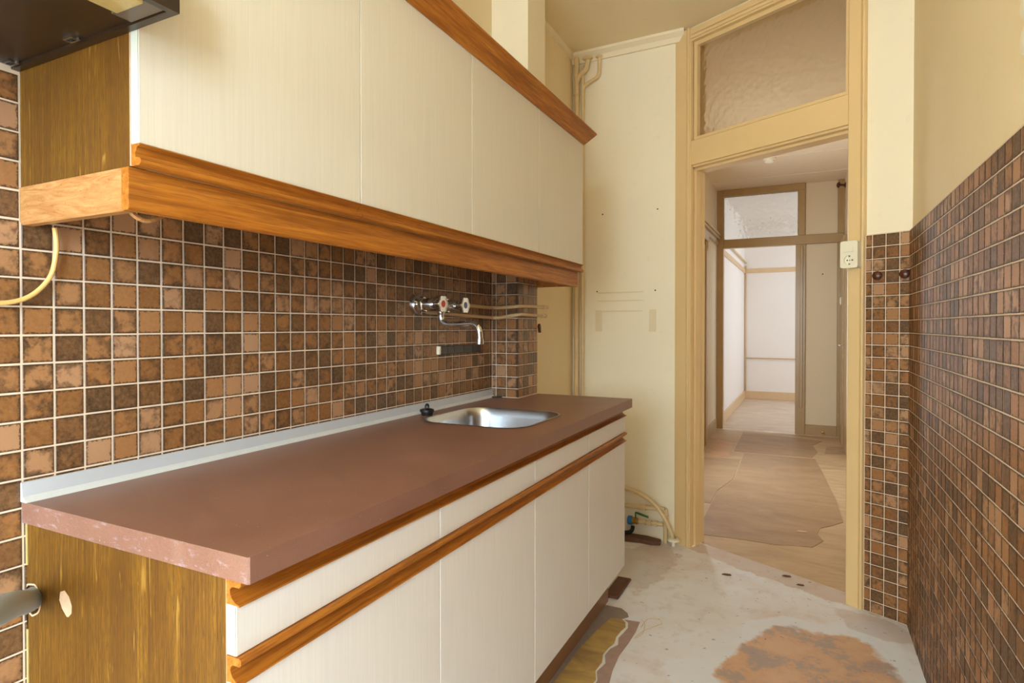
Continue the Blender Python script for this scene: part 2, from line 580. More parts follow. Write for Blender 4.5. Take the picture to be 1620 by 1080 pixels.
M['lino_rose'] = plain('rose_glue_residue', (176, 148, 138), 0.7, var=0.12, nscale=30)
M['paper'] = plain('torn_paper_edge', (230, 228, 222), 0.8)
M['dark'] = plain('dark_void', (28, 24, 20), 0.9)
M['chip'] = plain('bare_chipboard', (214, 182, 150), 0.85, var=0.12, nscale=120)
M['brown_knob'] = plain('dark_brown_plastic', (84, 40, 26), 0.25)
M['brass'] = plain('tarnished_brass', (176, 140, 70), 0.35, 0.8)
M['green'] = plain('green_lever', (50, 110, 58), 0.4)
M['blue'] = plain('blue_valve_cap', (40, 112, 178), 0.35)
M['rust'] = plain('rotten_brown_board', (110, 76, 58), 0.8, var=0.2, nscale=50)
M['patch'] = wall_paint('filler_patch', (226, 212, 178), 0.02)
M['transom'] = glass_mat('figured_glass_kitchen', (230, 222, 206), 0.22, 40, 0.55)
M['transom_hall'] = glass_mat('figured_glass_hall', (236, 236, 234), 0.12, 30, 0.9)
M['lens'] = plain('amber_ribbed_lens', (200, 176, 112), 0.3, var=0.1, nscale=60, bump=0.4, bscale=200)


def structure(o, label, cat):
    return tag(o, label, cat, None, 'structure')


# ================================================================== the setting
# kitchen floor and ceiling
th1, th2 = dw(0.10, 0.10, 0), dw(0.905, 0.10, 0)
k0, k1 = dw(0.905, 0, 0), dw(0.10, 0, 0)
mb = MB().plate([(W - .1, -3.35), (XR + .1, -3.35), (XR + .1, 2.80), (k0.x, k0.y), (th2.x, th2.y), (th1.x, th1.y), (k1.x, k1.y), (-0.66, 3.36), (W - .1, 3.37)], [], FXY, -0.06, 0.0)
floor = structure(mb.build('floor', M['floor']), 'bare whitewashed kitchen floor with an orange-brown worn patch', 'floor')
e0, e1 = dw(1.16, 0.02, 0), dw(0, 0.02, 0)
mb = MB().plate([(W - .1, -3.35), (XR + .1, -3.35), (XR + .1, 2.84), (e0.x, e0.y), (e1.x, e1.y), (-0.66, 3.39), (W - .1, 3.40)], [], FXY, CEIL, CEIL + 0.05)
structure(mb.build('ceiling', M['ceiling']), 'cream painted kitchen ceiling', 'ceiling')

# kitchen walls
wall_left = structure(MB().box(W - .1, W, -3.35, 3.36, 0, CEIL).build('wall_left', M['wall']), 'cream long wall with brown square tiles behind the worktop', 'wall')
mb = MB().plate([(-3.35, 0), (2.845, 0), (2.845, CEIL), (-3.35, CEIL)], [[(-3.12, .04), (-.9, .04), (-.9, 2.45), (-3.12, 2.45)]], FYZ, XR, XR + .1)
wall_right = structure(mb.build('wall_right', M['wall']), 'cream wall tiled to shoulder height on the side without cabinets', 'wall')
mb = MB().plate([(W, 3.36), (-0.648, 3.345), (-0.59, 3.40), (-0.59, 3.46), (W, 3.46)], [], FXY, 0, CEIL)
wall_far = structure(mb.build('wall_far', M['wall_light']), 'cream end wall with painted pipes beside the doorway', 'wall')
mb = MB().plate([(W - .1, 0), (XR + .1, 0), (XR + .1, CEIL), (W - .1, CEIL)], [[(-1.19, .35), (.31, .35), (.31, 2.55), (-1.19, 2.55)]], FXZ, -3.30, -3.20)
wall_back = structure(mb.build('wall_back', M['wall']), 'cream window wall of the kitchen', 'wall')
win = empty('window_1', (-.44, -3.25, .35), 'kitchen window frame in the wall facing the doorway', 'window', None, 'structure')
MB().box(-1.19, .31, -3.28, -3.22, .35, .41).build('window_sill', M['white'], win)
MB().box(-1.19, .31, -3.28, -3.22, 2.49, 2.55).build('window_head', M['white'], win)
for x in (-1.19, -.47, .25):
    MB().box(x, x + .06, -3.28, -3.22, .41, 2.49).build('window_post', M['white'], win)
win = empty('window_2', (XR + .05, -2.0, .04), 'balcony door frame in the tiled side wall', 'window', None, 'structure')
for y in (-3.12, -2.04, -.96):
    MB().box(XR + .02, XR + .08, y, y + .06, .04, 2.45).build('window_post', M['white'], win)
# diagonal door wall
mb = MB().plate([(0.0, 0), (.03, 0), (.03, 2.80), (.95, 2.80), (.95, 0), (1.17, 0), (1.17, CEIL), (0.0, CEIL)], [], FUZ, 0.0, 0.12)
wall_door = structure(mb.build('wall_diagonal', M['wall_light']), 'slanting wall around the ochre doorway', 'wall')

# pilaster on the left wall
pil = structure(MB().box(W, -1.131, 2.325, 2.52, 0, 1.47).build('wall_pilaster', M['wall']), 'tiled chimney pilaster standing proud of the long wall', 'pilaster')
MB().box(W, -1.081, 2.335, 2.522, 1.47, CEIL).build('plastered_breast', M['wall_light'], pil)

# coving
mb = MB().prism([(0, 0), (0, -.055), (-.012, -.055), (-.022, -.03), (-.045, -.012), (-.05, 0)], lambda p, q, s: (s, 3.36 - .025 * (s - W) + p, CEIL + q), W, -0.60)
structure(mb.build('trim_1', M['cove']), 'cream coving along the end wall above the pipes', 'coving')
mb = MB().prism([(0, 0), (0, -.03), (.012, -.022), (.02, 0)], lambda p, q, s: (W + p, s, CEIL + q), 2.522, 3.36)
structure(mb.build('trim_2', M['cove']), 'narrow cream coving along the long wall', 'coving')

# ------------------------------------------------------------------ tiles
PROJ = []


def project(p):
    d = Vector(p) - Vector((0, 0, CAM_H))
    x, y, z = d.dot(_right), d.dot(_down), d.dot(_fwd)
    if z < .05:
        return None
    return CX + FPX * x / z, CY + FPX * y / z, z


GAP, THK = 0.0030, 0.008
_tmesh = {}


def tile_mesh(w, h, mat, basis, key):
    kk = (round(w, 4), round(h, 4), key)
    if kk in _tmesh:
        return _tmesh[kk]
    eu, en = basis
    b, t0, t1 = 0.0012, 0.0, THK
    vs = []
    for (du, dz, n) in [(-w / 2, -h / 2, t0), (w / 2, -h / 2, t0), (w / 2, h / 2, t0), (-w / 2, h / 2, t0),
                        (-w / 2, -h / 2, t1 - b), (w / 2, -h / 2, t1 - b), (w / 2, h / 2, t1 - b), (-w / 2, h / 2, t1 - b),
                        (-w / 2 + b, -h / 2 + b, t1), (w / 2 - b, -h / 2 + b, t1), (w / 2 - b, h / 2 - b, t1), (-w / 2 + b, h / 2 - b, t1)]:
        vs.append(eu * du + Vector((0, 0, dz)) + en * n)
    fs = [(8, 9, 10, 11)] + [(i, (i + 1) % 4, 4 + (i + 1) % 4, 4 + i) for i in range(4)] + [(4 + i, 4 + (i + 1) % 4, 8 + (i + 1) % 4, 8 + i) for i in range(4)]
    me = bpy.data.meshes.new('tile')
    me.from_pydata([tuple(v) for v in vs], [], fs)
    bm = bmesh.new()
    bm.from_mesh(me)
    bmesh.ops.recalc_face_normals(bm, faces=bm.faces)
    if (bm.faces[:][0].normal).dot(en) < 0:
        bmesh.ops.reverse_faces(bm, faces=bm.faces)
    bm.to_mesh(me)
    bm.free()
    me.materials.append(mat)
    _tmesh[kk] = me
    return me


def tile_field(parent, org, eu, en, cells, mat, key, limit=300):
    """cells: list of (u0,u1,z0,z1) in metres along eu from org; en: outward normal"""
    items = []
    for (u0, u1, z0, z1) in cells:
        c = Vector(org) + eu * ((u0 + u1) / 2)
        c.z = (z0 + z1) / 2
        pr = project(c)
        inv = pr is not None and -20 < pr[0] < 1640 and -20 < pr[1] < 1100
        area = 0
        if inv:
            v = (Vector((0, 0, CAM_H)) - c)
            area = v.normalized().dot(en) / v.length_squared * (u1 - u0) * (z1 - z0)
        items.append((area, c, u1 - u0 - GAP, z1 - z0 - GAP))
    items.sort(key=lambda q: -q[0])
    rest = MB()
    for i, (area, c, w, h) in enumerate(items):
        if i < limit and area > 0:
            # a slight unevenness of setting
            o = link_mesh('tile', tile_mesh(w, h, mat, (eu, en), key), c + en * random.uniform(-.0005, .0003), parent)
        else:
            me = tile_mesh(w, h, mat, (eu, en), key)
            j = en * random.uniform(-.0005, .0003)
            rest.add([v.co + c + j for v in me.vertices], [tuple(p.vertices) for p in me.polygons])
    if rest.v:
        o = rest.build('tile_area', mat, parent)
        o['kind'] = 'stuff'


def rows(z_line, z0, z1):
    a = z_line - math.ceil((z_line - z0) / T) * T
    out = []
    while a < z1 - 1e-4:
        lo, hi = max(a, z0), min(a + T, z1)
        if hi - lo > 0.008:
            out.append((lo, hi))
        a += T
    return out


UX, UY = Vector((1, 0, 0)), Vector((0, 1, 0))
# left wall: grout bed and tiles
BED, SET = 0.0108, 0.004
MB().box(W, W + BED, -0.6, 2.325, 0, 2.15).build('grout_bed', M['grout'], wall_left)
cells = []
for kx in range(-10, 35):
    u0, u1 = .557 + kx * T, min(.557 + (kx + 1) * T, 2.315)
    for (z0, z1) in rows(1.184, 0.0, 2.1):
        if u0 > .60 and (z1 < .90 or z0 > 1.44):
            continue
        if kx < 0 and z1 > 1.66:
            continue
        cells.append((u0, u1, z0, z1))
tile_field(wall_left, (W + SET, 0, 0), UY, UX, cells, M['tile_left'], 'L')
# pilaster tiles
MB().box(W + .012, -1.131 + BED, 2.325 - BED, 2.325, .85, 1.46).build('grout_bed', M['grout'], pil)
MB().box(-1.131, -1.131 + BED, 2.325, 2.52, .85, 1.46).build('grout_bed', M['grout'], pil)
cells = [(max(a, W + .012), a + T if a < -1.18 else -1.1185, z0, z1) for a in (-1.1745 - 2 * T, -1.1745 - T, -1.1745) for (z0, z1) in rows(1.184, .89, 1.44) if min(a + T, -1.12) - max(a, W + .012) > .01]
tile_field(pil, (0, 2.325 - SET, 0), UX, -UY, cells, M['tile_pil_near'], 'PN')
cells = [(2.3145 if i == 0 else 2.318 + i * T, min(2.318 + (i + 1) * T, 2.522), z0, z1) for i in range(4) for (z0, z1) in rows(1.184, .89, 1.44)]
tile_field(pil, (-1.131 + SET, 0, 0), UY, UX, cells, M['tile_pil_side'], 'PS')
# door wall tiles (between casing and corner)
mbg = MB().plate([(.976, 0), (1.156, 0), (1.156, 1.584), (.976, 1.584)], [], FUZ, -BED, 0.0)
mbg.build('grout_bed', M['grout'], wall_door)
cells = []
for (a, b) in ((.977, 1.003), (1.003, 1.003 + T), (1.003 + T, 1.003 + 2 * T), (1.003 + 2 * T, 1.146)):
    for (z0, z1) in rows(1.582, 0.0, 1.582):
        cells.append((a, b, z0, z1))
tile_field(wall_door, DL - DN * SET, DD, -DN, cells, M['tile_door'], 'D')
# right wall tiles
MB().box(XR - BED, XR, -0.19, 2.837, 0, 1.584).build('grout_bed', M['grout'], wall_right)
cells = []
for i in range(0, 60):
    u1 = 2.835 - i * T
    for (z0, z1) in rows(1.582, 0.0, 1.582):
        cells.append((u1 - T, u1, z0, z1))
tile_field(wall_right, (XR - SET, 0, 0), UY, -UX, cells, M['tile_right'], 'R')

# filler patches and screw holes on the end wall
def wf(x):
    return 3.36 - .0246 * (x - W)


for (x0, x1, z0, z1) in ((-1.115, -1.075, 1.17, 1.295), (-.795, -.757, 1.17, 1.295), (-1.10, -.76, 1.392, 1.400), (-1.075, -.795, 1.284, 1.292), (-1.10, -.76, 1.345, 1.352)):
    xm = (x0 + x1) / 2
    MB().box(x0, x1, wf(xm) - .0025, wf(xm) + .004, z0, z1, .001).build('filler_patch', M['patch'], wall_far)
for (x, z) in ((-1.072, 1.854), (-.75, 1.856), (-1.105, 1.404), (-.762, 1.402)):
    MB().lathe([(.0042, -.001), (.0042, .0008), (0, .0008)], (x, wf(x), z), (0, -1, 0), 10).build('screw_hole', M['dark'], wall_far)

# ------------------------------------------------------------------ kitchen doorway
d1 = empty('door_1', dw(.5, 0, 0), 'ochre door casing with a figured glass transom', 'door frame', None, 'structure')
left_prof = [(0, .02), (0, -.018), (.072, -.018), (.075, -.011), (.079, -.011), (.081, -.024), (.084, -.027), (.091, -.027), (.094, -.024), (.096, -.016), (.100, -.016),
             (.100, .004), (.088, .004), (.088, .035), (.100, .035), (.100, .075), (.086, .075), (.086, .13), (.03, .13), (.03, .02)]
MB().prism(left_prof, FUO, 0, 2.80).build('casing', M['frame'], d1)
right_prof = [(.905, .13), (.905, -.014), (.909, -.019), (.957, -.019), (.960, -.013), (.963, -.013), (.965, -.024), (.968, -.027), (.973, -.026), (.976, -.018), (.976, .02), (.95, .02), (.95, .13)]
MB().prism(right_prof, FUO, 0, 2.80).build('casing', M['frame'], d1)
head_prof = [(.02, 2.795), (-.018, 2.795), (-.018, 2.765), (-.011, 2.762), (-.011, 2.757), (-.024, 2.755), (-.027, 2.751), (-.024, 2.741), (-.016, 2.738), (-.016, 2.73), (.13, 2.73), (.13, 2.795)]
MB().prism(head_prof, lambda p, q, s: dw(s, p, q), .1002, .9048).build('head', M['frame'], d1)
rail_prof = [(-.012, 2.068), (-.014, 2.195), (-.006, 2.20), (.11, 2.20), (.11, 2.045), (.035, 2.045), (.035, 2.058), (.004, 2.058), (.004, 2.068)]
MB().prism(rail_prof, lambda p, q, s: dw(s, p, q), .1002, .9048).build('transom_rail', M['frame'], d1)
for (a, b, c, d) in ((.1002, .122, 2.2002, 2.7298), (.884, .9048, 2.2002, 2.7298)):
    MB().plate([(a, c), (b, c), (b, d), (a, d)], [], FUZ, .008, .034).build('glazing_bead', M['frame'], d1)
for (c, d) in ((2.2002, 2.219), (2.708, 2.7298)):
    MB().plate([(.1222, c), (.8838, c), (.8838, d), (.1222, d)], [], FUZ, .008, .034).build('glazing_bead', M['frame'], d1)
MB().plate([(.112, 2.205), (.894, 2.205), (.894, 2.722), (.112, 2.722)], [], FUZ, .036, .042).build('pane', M['transom'], d1)

# ------------------------------------------------------------------ hall
HX0, HX1, HY = -0.95, 0.36, 7.30
HC = 2.78
a_, b_ = dw(.1, .1002, 0), dw(.905, .1002, 0)
floor_hall = structure(MB().plate([(a_.x, a_.y), (b_.x, b_.y), (.30, 2.99), (HX1, 2.99), (HX1, HY), (HX0, HY), (HX0, 3.47), (-.59, 3.47)], [], FXY, -.06, .0).build('floor_hall', M['hall_floor']), 'worn hardboard hall floor beyond the doorway', 'floor')
sheet = [(-.569, 3.76), (-.574, 4.55), (-.505, 4.93), (-.52, 6.0), (.077, 6.0), (.095, 5.75), (.118, 5.53), (.15, 5.1), (.186, 4.66), (.20, 4.35), (.207, 4.15), (.14, 4.04), (.076, 3.96), (.06, 3.84), (.091, 3.736),
         (.033, 3.60), (-.06, 3.585), (-.152, 3.55), (-.3, 3.56), (-.529, 3.545)]
MB().plate(sheet, [], FXY, .0002, .003).build('hardboard_sheet', M['sheet'], floor_hall)
MB().plate([(-.804, 5.74), (-.64, 5.77), (-.66, 6.48), (-.844, 6.60)], [], FXY, .0002, .0028).build('hardboard_sheet', M['sheet_pink'], floor_hall)
MB().plate([(-.93, 4.2), (-.58, 4.2), (-.58, 4.54), (-.512, 4.94), (-.53, 5.70), (-.93, 5.66)], [], FXY, .0002, .0022).build('hardboard_sheet', M['sheet_dark'], floor_hall)
MB().plate([(-.62, 6.06), (.05, 6.06), (.10, 6.35), (.06, 6.7), (.16, 7.0), (-.64, 7.2)], [], FXY, .0002, .0022).build('hardboard_sheet', M['sheet_dark'], floor_hall)
MB().plate([(.16, 6.30), (.34, 6.36), (.34, 6.75), (.18, 6.66)], [], FXY, .0002, .0026).build('hardboard_sheet', M['sheet_dark'], floor_hall)
structure(MB().plate([(HX0 - .1, 3.46), (-.60, 3.46), (e1.x + .06, e1.y + .10), (.44, 2.93), (HX1 + .1, HY + .1), (HX0 - .1, HY + .1)], [], FXY, HC, HC + .06).build('ceiling_hall', M['hall_ceiling']), 'cream panelled hall ceiling', 'ceiling')
for y in (4.3, 5.2, 6.05, 6.85):
    structure(MB().box(HX0, HX1, y, y + .018, HC - .004, HC).build('trim_ceiling_%d' % int(y * 10), M['hall_ceiling']), 'thin joint batten across the hall ceiling', 'trim')
# left hall wall with a side opening the daylight comes through
mb = MB().plate([(3.46, 0), (HY, 0), (HY, HC), (3.46, HC)], [[(4.65, .4), (5.55, .4), (5.55, 2.2), (4.65, 2.2)]], FYZ, HX0 - .08, HX0)
whl = structure(mb.build('wall_hall_left', M['hall_wall']), 'cream hall wall with pipes running above a side door', 'wall')
structure(MB().box(HX1, HX1 + .08, 2.99, HY, 0, HC).build('wall_hall_right', M['hall_panel']), 'hall wall opposite the pipes', 'wall')
# side door in the left hall wall
d2 = empty('door_2', (HX0, 6.0, 0), 'brown side door casing in the hall', 'door frame', None, 'structure')
MB().box(HX0, HX0 + .052, 6.20, 6.30, 0, 2.06, .004).build('casing', M['hall_frame'], d2)
MB().box(HX0, HX0 + .040, 5.62, 6.20, 0, 2.02, .003).build('door_leaf', M['hall_frame'], d2)
MB().box(HX0, HX0 + .060, 5.60, 6.32, 2.06, 2.13, .004).build('casing', M['hall_frame'], d2)
structure(MB().box(HX0, HX0 + .022, 6.305, 7.20, 0, .125, .003).build('baseboard_hall', M['hall_frame']), 'brown baseboard between side door and hall partition', 'baseboard')
for z, r in ((2.265, .016), (2.222, .013)):
    tag(MB().tube([(HX0 + .035, 5.0, z), (HX0 + .035, 7.285, z)], r, 10, 1).build('hall_pipe', M['pipe']), ('thicker upper' if r > .014 else 'thinner lower') + ' cream pipe along the hall wall above the side door', 'pipe', 'hall pipes')
structure(MB().box(HX0, HX0 + .03, 5.0, 7.285, 2.15, 2.195, .004).build('trim_hall', M['hall_frame']), 'brown picture rail under the hall pipes', 'trim')
# right hall door
d3 = empty('door_3', (HX1, 6.8, 0), 'brown door casing at the end of the hall beside the pale panel', 'door frame', None, 'structure')
MB().box(HX1 - .04, HX1, 6.85, 7.27, 0, 2.12, .004).build('casing', M['hall_frame'], d3)
MB().box(HX1 - .026, HX1, 6.20, 6.849, 0, 2.06, .003).build('door_leaf', M['hall_frame'], d3)
MB().tube([(HX1 - .026, 6.79, 1.015), (HX1 - .065, 6.79, 1.015), (HX1 - .068, 6.70, 1.012)], .007, 8, 3).build('door_handle', M['chrome'], d3)
ls = empty('light_switch', (HX1 - .045, 6.98, 1.43), 'small white light switch on the hall door casing', 'switch')
MB().box(HX1 - .052, HX1 - .0405, 6.93, 7.01, 1.42, 1.50, .003).build('cover', M['white'], ls)
MB().box(HX1 - .057, HX1 - .0522, 6.95, 6.99, 1.435, 1.485, .002).build('rocker', M['white'], ls)
ck = empty('coat_hook', (HX1, 7.1, 2.62), 'dark metal hook high in the far hall corner', 'hook')
MB().lathe([(.03, 0), (.03, .008), (.014, .014), (.012, .05), (.03, .058), (.032, .07), (.016, .085), (0, .087)], (HX1, 7.10, 2.67), (-1, 0, .12), 14).build('hook_body', M['brown_knob'], ck)
MB().tube([(HX1 - .01, 7.1, 2.65), (HX1 - .012, 7.1, 2.45), (HX1 - .02, 7.12, 2.36)], .006, 6, 3).build('hook_cord', M['hall_frame'], ck)

# far partition of the hall
pa = empty('door_4', (-.4, HY, 0), 'olive brown glazed partition with open doorway at the end of the hall', 'partition', None, 'structure')
P = lambda n, x0, x1, z0, z1, m='hall_frame', y0=HY, y1=HY + .09: MB().box(x0, x1, y0, y1, z0, z1, .004).build(n, M[m], pa)
P('post', HX0, -.872, 0, HC)
P('transom_rail', -.872, HX1, 2.105, 2.205)
P('head', -.872, -.018, 2.705, HC)
P('post', -.09, -.018, 2.205, 2.705)
P('post', -.112, -.012, 0, 2.105)
P('upper_panel', -.018, HX1 - .06, 2.205, HC, 'hall_panel', HY + .025, HY + .06)
P('stile', HX1 - .06, HX1, 2.205, HC)
P('stile', .297, HX1, 0, 2.105)
P('bottom_rail', -.012, .297, 0, .113)
P('pale_panel', -.012, .297, .113, 2.105, 'hall_panel', HY + .022, HY + .055)
P('pane', -.872, -.09, 2.205, 2.705, 'transom_hall', HY + .03, HY + .036)
P('door_edge', -.066, -.038, .30, 2.09, 'hall_frame', HY - .018, HY - .0002)
MB().lathe([(.012, 0), (.012, .004), (.007, .01), (.014, .02), (.015, .028), (0, .034)], (.165, HY, .045), (0, -1, 0), 14).build('brass_knob', M['brass'], pa)
MB().lathe([(.007, -.001), (.007, .001), (0, .001)], (.155, HY + .022, 1.77), (0, -1, 0), 10).build('screw_hole', M['dark'], pa)
# smoke detector
sd = empty('smoke_detector', (-.32, 6.1, HC), 'round white smoke detector on the hall ceiling', 'smoke detector')
MB().lathe([(.0, 0), (.055, 0), (.055, .014), (.05, .018), (.045, .02)], (-.32, 6.1, HC), (0, 0, -1), 24).build('base', M['white'], sd)
MB().lathe([(.045, .02), (.043, .036), (.03, .044), (0, .045)], (-.32, 6.1, HC), (0, 0, -1), 24).build('cap', M['white'], sd)

# ------------------------------------------------------------------ far room
RY = 10.57
structure(MB().box(-1.0, 2.1, HY + .09, RY + .1, -.06, .0).build('floor_room', M['room_floor']), 'pale bare floor of the bright room behind the hall', 'floor')
structure(MB().box(-1.0, 2.1, HY, RY + .1, HC + .06, HC + .12).build('ceiling_room', M['room_wall']), 'white ceiling of the bright far room', 'ceiling')
structure(MB().box(-1.03, -.93, HY + .09, RY, 0, HC + .06).build('wall_room_left', M['room_wall']), 'white side wall of the bright far room', 'wall')
structure(MB().box(-1.0, 2.1, RY, RY + .1, 0, HC + .06).build('wall_room_far', M['room_wall']), 'white end wall of the bright far room', 'wall')
mb = MB().plate([(HY, 0), (RY, 0), (RY, HC + .06), (HY, HC + .06)], [[(8.1, .9), (9.9, .9), (9.9, 2.5), (8.1, 2.5)]], FYZ, 1.9, 2.0)
structure(mb.build('wall_room_right', M['room_wall']), 'white window wall of the far room', 'wall')
structure(MB().box(HX1, 1.9, HY, HY + .1, 0, HC + .06).build('wall_room_near', M['room_wall']), 'white wall of the far room backing onto the hall', 'wall')
structure(MB().box(-.93, 1.9, RY - .02, RY, 0, .13, .003).build('baseboard_room_far', M['room_trim']), 'beige baseboard along the far room end wall', 'baseboard')
structure(MB().box(-.93, -.91, HY + .1, RY - .02, 0, .13, .003).build('baseboard_room_left', M['room_trim']), 'beige baseboard along the far room side wall', 'baseboard')
structure(MB().box(-.93, 1.9, RY - .018, RY, 2.08, 2.15, .003).build('trim_room_far', M['room_trim']), 'beige picture rail on the far room end wall', 'trim')
structure(MB().box(-.93, -.912, HY + .1, RY - .018, 2.08, 2.15, .003).build('trim_room_left', M['room_trim']), 'beige picture rail on the far room side wall', 'trim')
tag(MB().tube([(-.905, RY - .02, .13), (-.905, RY - .02, 2.2)], .012, 8, 1).build('room_pipe', M['room_trim']), 'upright beige pipe in the far room corner', 'pipe')
tag(MB().tube([(-.905, RY - .03, .675), (1.8, RY - .03, .675)], .009, 8, 1).build('room_pipe', M['room_trim']), 'thin beige pipe running level across the far room end wall', 'pipe')
tag(MB().tube([(-.90, HY + .12, 2.25), (-.90, RY - .01, 2.25)], .014, 8, 1).build('room_pipe', M['pipe']), 'cream pipe above the picture rail on the far room side wall', 'pipe')

# ================================================================== base cabinets
XF = -0.703           # face of drawers and doors
XC = -0.7225          # carcass front
BY = [0.560, 1.070, 1.568, 2.045, 2.520]
ZD0, ZD1 = .162, .705
low_prof = [(0, 0), (0, .037), (.026, .037), (.029, .034), (.029, .029), (.026, .0255), (.012, .0255), (.008, .022), (.0075, .016), (.011, .009), (.019, .003), (.026, .0015), (.0262, -.001), (.02, 0)]


def carcass(y0, y1, root, x1=XC, z0=.16, z1=.851, x0=W + .014):
    m = MB()
    m.box(x0, x1, y0, y0 + .016, z0, z1)
    m.box(x0, x1, y1 - .016, y1, z0, z1)
    m.box(x0, x1, y0 + .016, y1 - .016, z0, z0 + .016)
    return m.build('carcass', M['cab_in'], root)


base_labels = ['base cabinet with drawer and door at the oak end panel', 'middle base cabinet with a drawer above one door', 'double base cabinet under the sink']
units = [(0, 1), (1, 2), (2, 4)]
for ui, (a, b) in enumerate(units):
    y0, y1 = BY[a] + (.024 if a == 0 else 0), BY[b]
    root = empty('base_cabinet', ((W + XF) / 2, (y0 + y1) / 2, .16), base_labels[ui], 'cabinet', 'fitted base cabinets')
    carcass(y0 + .0006, y1 - .0006, root, x0=W + .014 if ui < 2 else -1.110)
    yy0 = BY[a]
    for (zz, nm) in ((.8145, 'drawer_grip'), (.7055, 'door_grip')):
        MB().prism(low_prof, lambda p, q, s, zz=zz: (XC + .0005 + p, s, zz + q), yy0 + .0008, y1 - .0008).build(nm, M['teak'], root)
    for i in range(a, b):
        fy0, fy1 = BY[i] + .0015, BY[i + 1] - .0015
        MB().box(XC + .0005, XF, fy0, fy1, .7435, .8135, .0008).build('drawer', M['door_low'], root)
        MB().box(XC + .0005, XF, fy0, fy1, ZD0, ZD1 - .0005, .0008).build('door', M['door_low'], root)
        if i == 0 or i == 2:
            MB().box(XC + .001, XF - .0006, fy0 - .0011, fy0 - .0001, .7445, .8128).build('edge_band', M['edge'], root)
        if i == 0:
            MB().box(XC + .001, XF - .0006, fy0 - .0011, fy0 - .0001, ZD0 + .001, ZD1 - .002).build('edge_band', M['edge'], root)

# oak end panel with the pipe hole and the chipped spot
hole = [(-1.228 + .0255 * math.cos(2 * math.pi * i / 20) * (1 + .05 * math.sin(i * 2.3)), .716 + .0265 * math.sin(2 * math.pi * i / 20) * (1 + .06 * math.cos(i * 1.7))) for i in range(20)]
chip = [(-1.126, .752), (-1.113, .744), (-1.105, .730), (-1.106, .717), (-1.116, .708), (-1.123, .707), (-1.137, .718), (-1.145, .731), (-1.142, .746)]
ep = empty('end_panel', (-.99, .575, 0), 'oak laminate end panel of the base cabinets with a pipe hole', 'panel')
MB().plate([(W + .011, .0), (XC, .0), (XC, .851), (W + .011, .851)], [hole, chip], FXZ, .562, .5835).build('panel_board', M['oak'], ep)
MB().plate(chip, [], FXZ, .5632, .570).build('chipped_spot', M['chip'], ep)
rim = [(-1.228 + (p + 1.228) * 1.10, .716 + (q - .716) * 1.10) for p, q in hole]
MB().plate(rim, [[(-1.228 + (p + 1.228) * .985, .716 + (q - .716) * .985) for p, q in hole]], FXZ, .5612, .5624).build('hole_rim', M['chip'], ep)
MB().box(XC - .0012, XC + .0002, .5615, .5835, 0, .851).build('edge_band', M['chip'], ep)
for (z0, z1) in ((.36, .50), (.53, .66), (.775, .85)):
    MB().box(W + .0128, W + .0168, .5600, .5618, z0, z1).build('foam_seal', M['lens'], ep)
# grey drain pipe through the hole
tag(MB().tube([(-1.226, .583, .717), (-1.222, .56, .720), (-1.19, .535, .730), (-1.10, .482, .768), (-.971, .407, .818), (-.88, .33, .84), (-.82, .25, .80), (-.80, .20, .60), (-.80, .19, .30), (-.80, .19, .0)], .0195, 18, 6).build('drain_pipe', M['pvc']), 'grey plastic drain pipe leaving the oak end panel', 'pipe')
# plinth
tag(MB().box(-.787, -.770, .5845, 2.50, 0, .1595, .001).build('plinth', M['plinth']), 'brown laminate plinth under the base cabinets', 'plinth')

# ------------------------------------------------------------------ worktop, sink
ZT = .889
sx0, sx1, sy0, sy1 = -1.150, -.772, 1.605, 1.990
hole_s = rrect(sx0, sx1, sy0, sy1, .085, 8)
wt = [(W + .0135, .555), (-.6725, .555), (-.670, .5575), (-.670, 2.5155), (-.6725, 2.518), (-1.112, 2.518), (-1.112, 2.309), (W + .0135, 2.309)]
worktop = empty('worktop', (-.96, 1.54, .852), 'brown laminate worktop with a steel sink cut in', 'worktop')
MB().plate(wt, [hole_s], FXY, .852, ZT).build('worktop_board', M['worktop'], worktop)
sink = empty('sink', (-.96, 1.80, .74), 'stainless steel sink bowl set into the brown worktop', 'sink')
m = MB()
rings = [(0.009, ZT + .0012, .094), (0.0, ZT + .0018, .085), (-.004, ZT - .004, .081), (-.008, ZT - .03, .078), (-.016, ZT - .10, .070), (-.024, ZT - .130, .062), (-.045, ZT - .145, .045), (-.10, ZT - .149, .03)]
loops = [[(p[0], p[1], z) for p in rrect(sx0 - g, sx1 + g, sy0 - g, sy1 + g, r, 8)] for g, z, r in rings]
n = len(loops[0])
vs = [p for lp in loops for p in lp]
fs = [(i * n + k, i * n + (k + 1) % n, (i + 1) * n + (k + 1) % n, (i + 1) * n + k) for i in range(len(loops) - 1) for k in range(n)]
m.add(vs, fs, True)
m.add(loops[-1], [tuple(range(n))], True)
m.build('bowl', M['steel'], sink)
MB().lathe([(.042, -.001), (.040, .002), (.03, .001), (.026, -.006), (0, -.006)], (-.96, 1.80, ZT - .148), (0, 0, 1), 24).build('drain_ring', M['chrome'], sink)
MB().lathe([(.016, 0), (.016, .003), (.01, .004), (0, .004)], (sx0 + .013, 1.70, ZT - .05), (1, 0, .1), 14).build('overflow_cap', M['chrome'], sink)
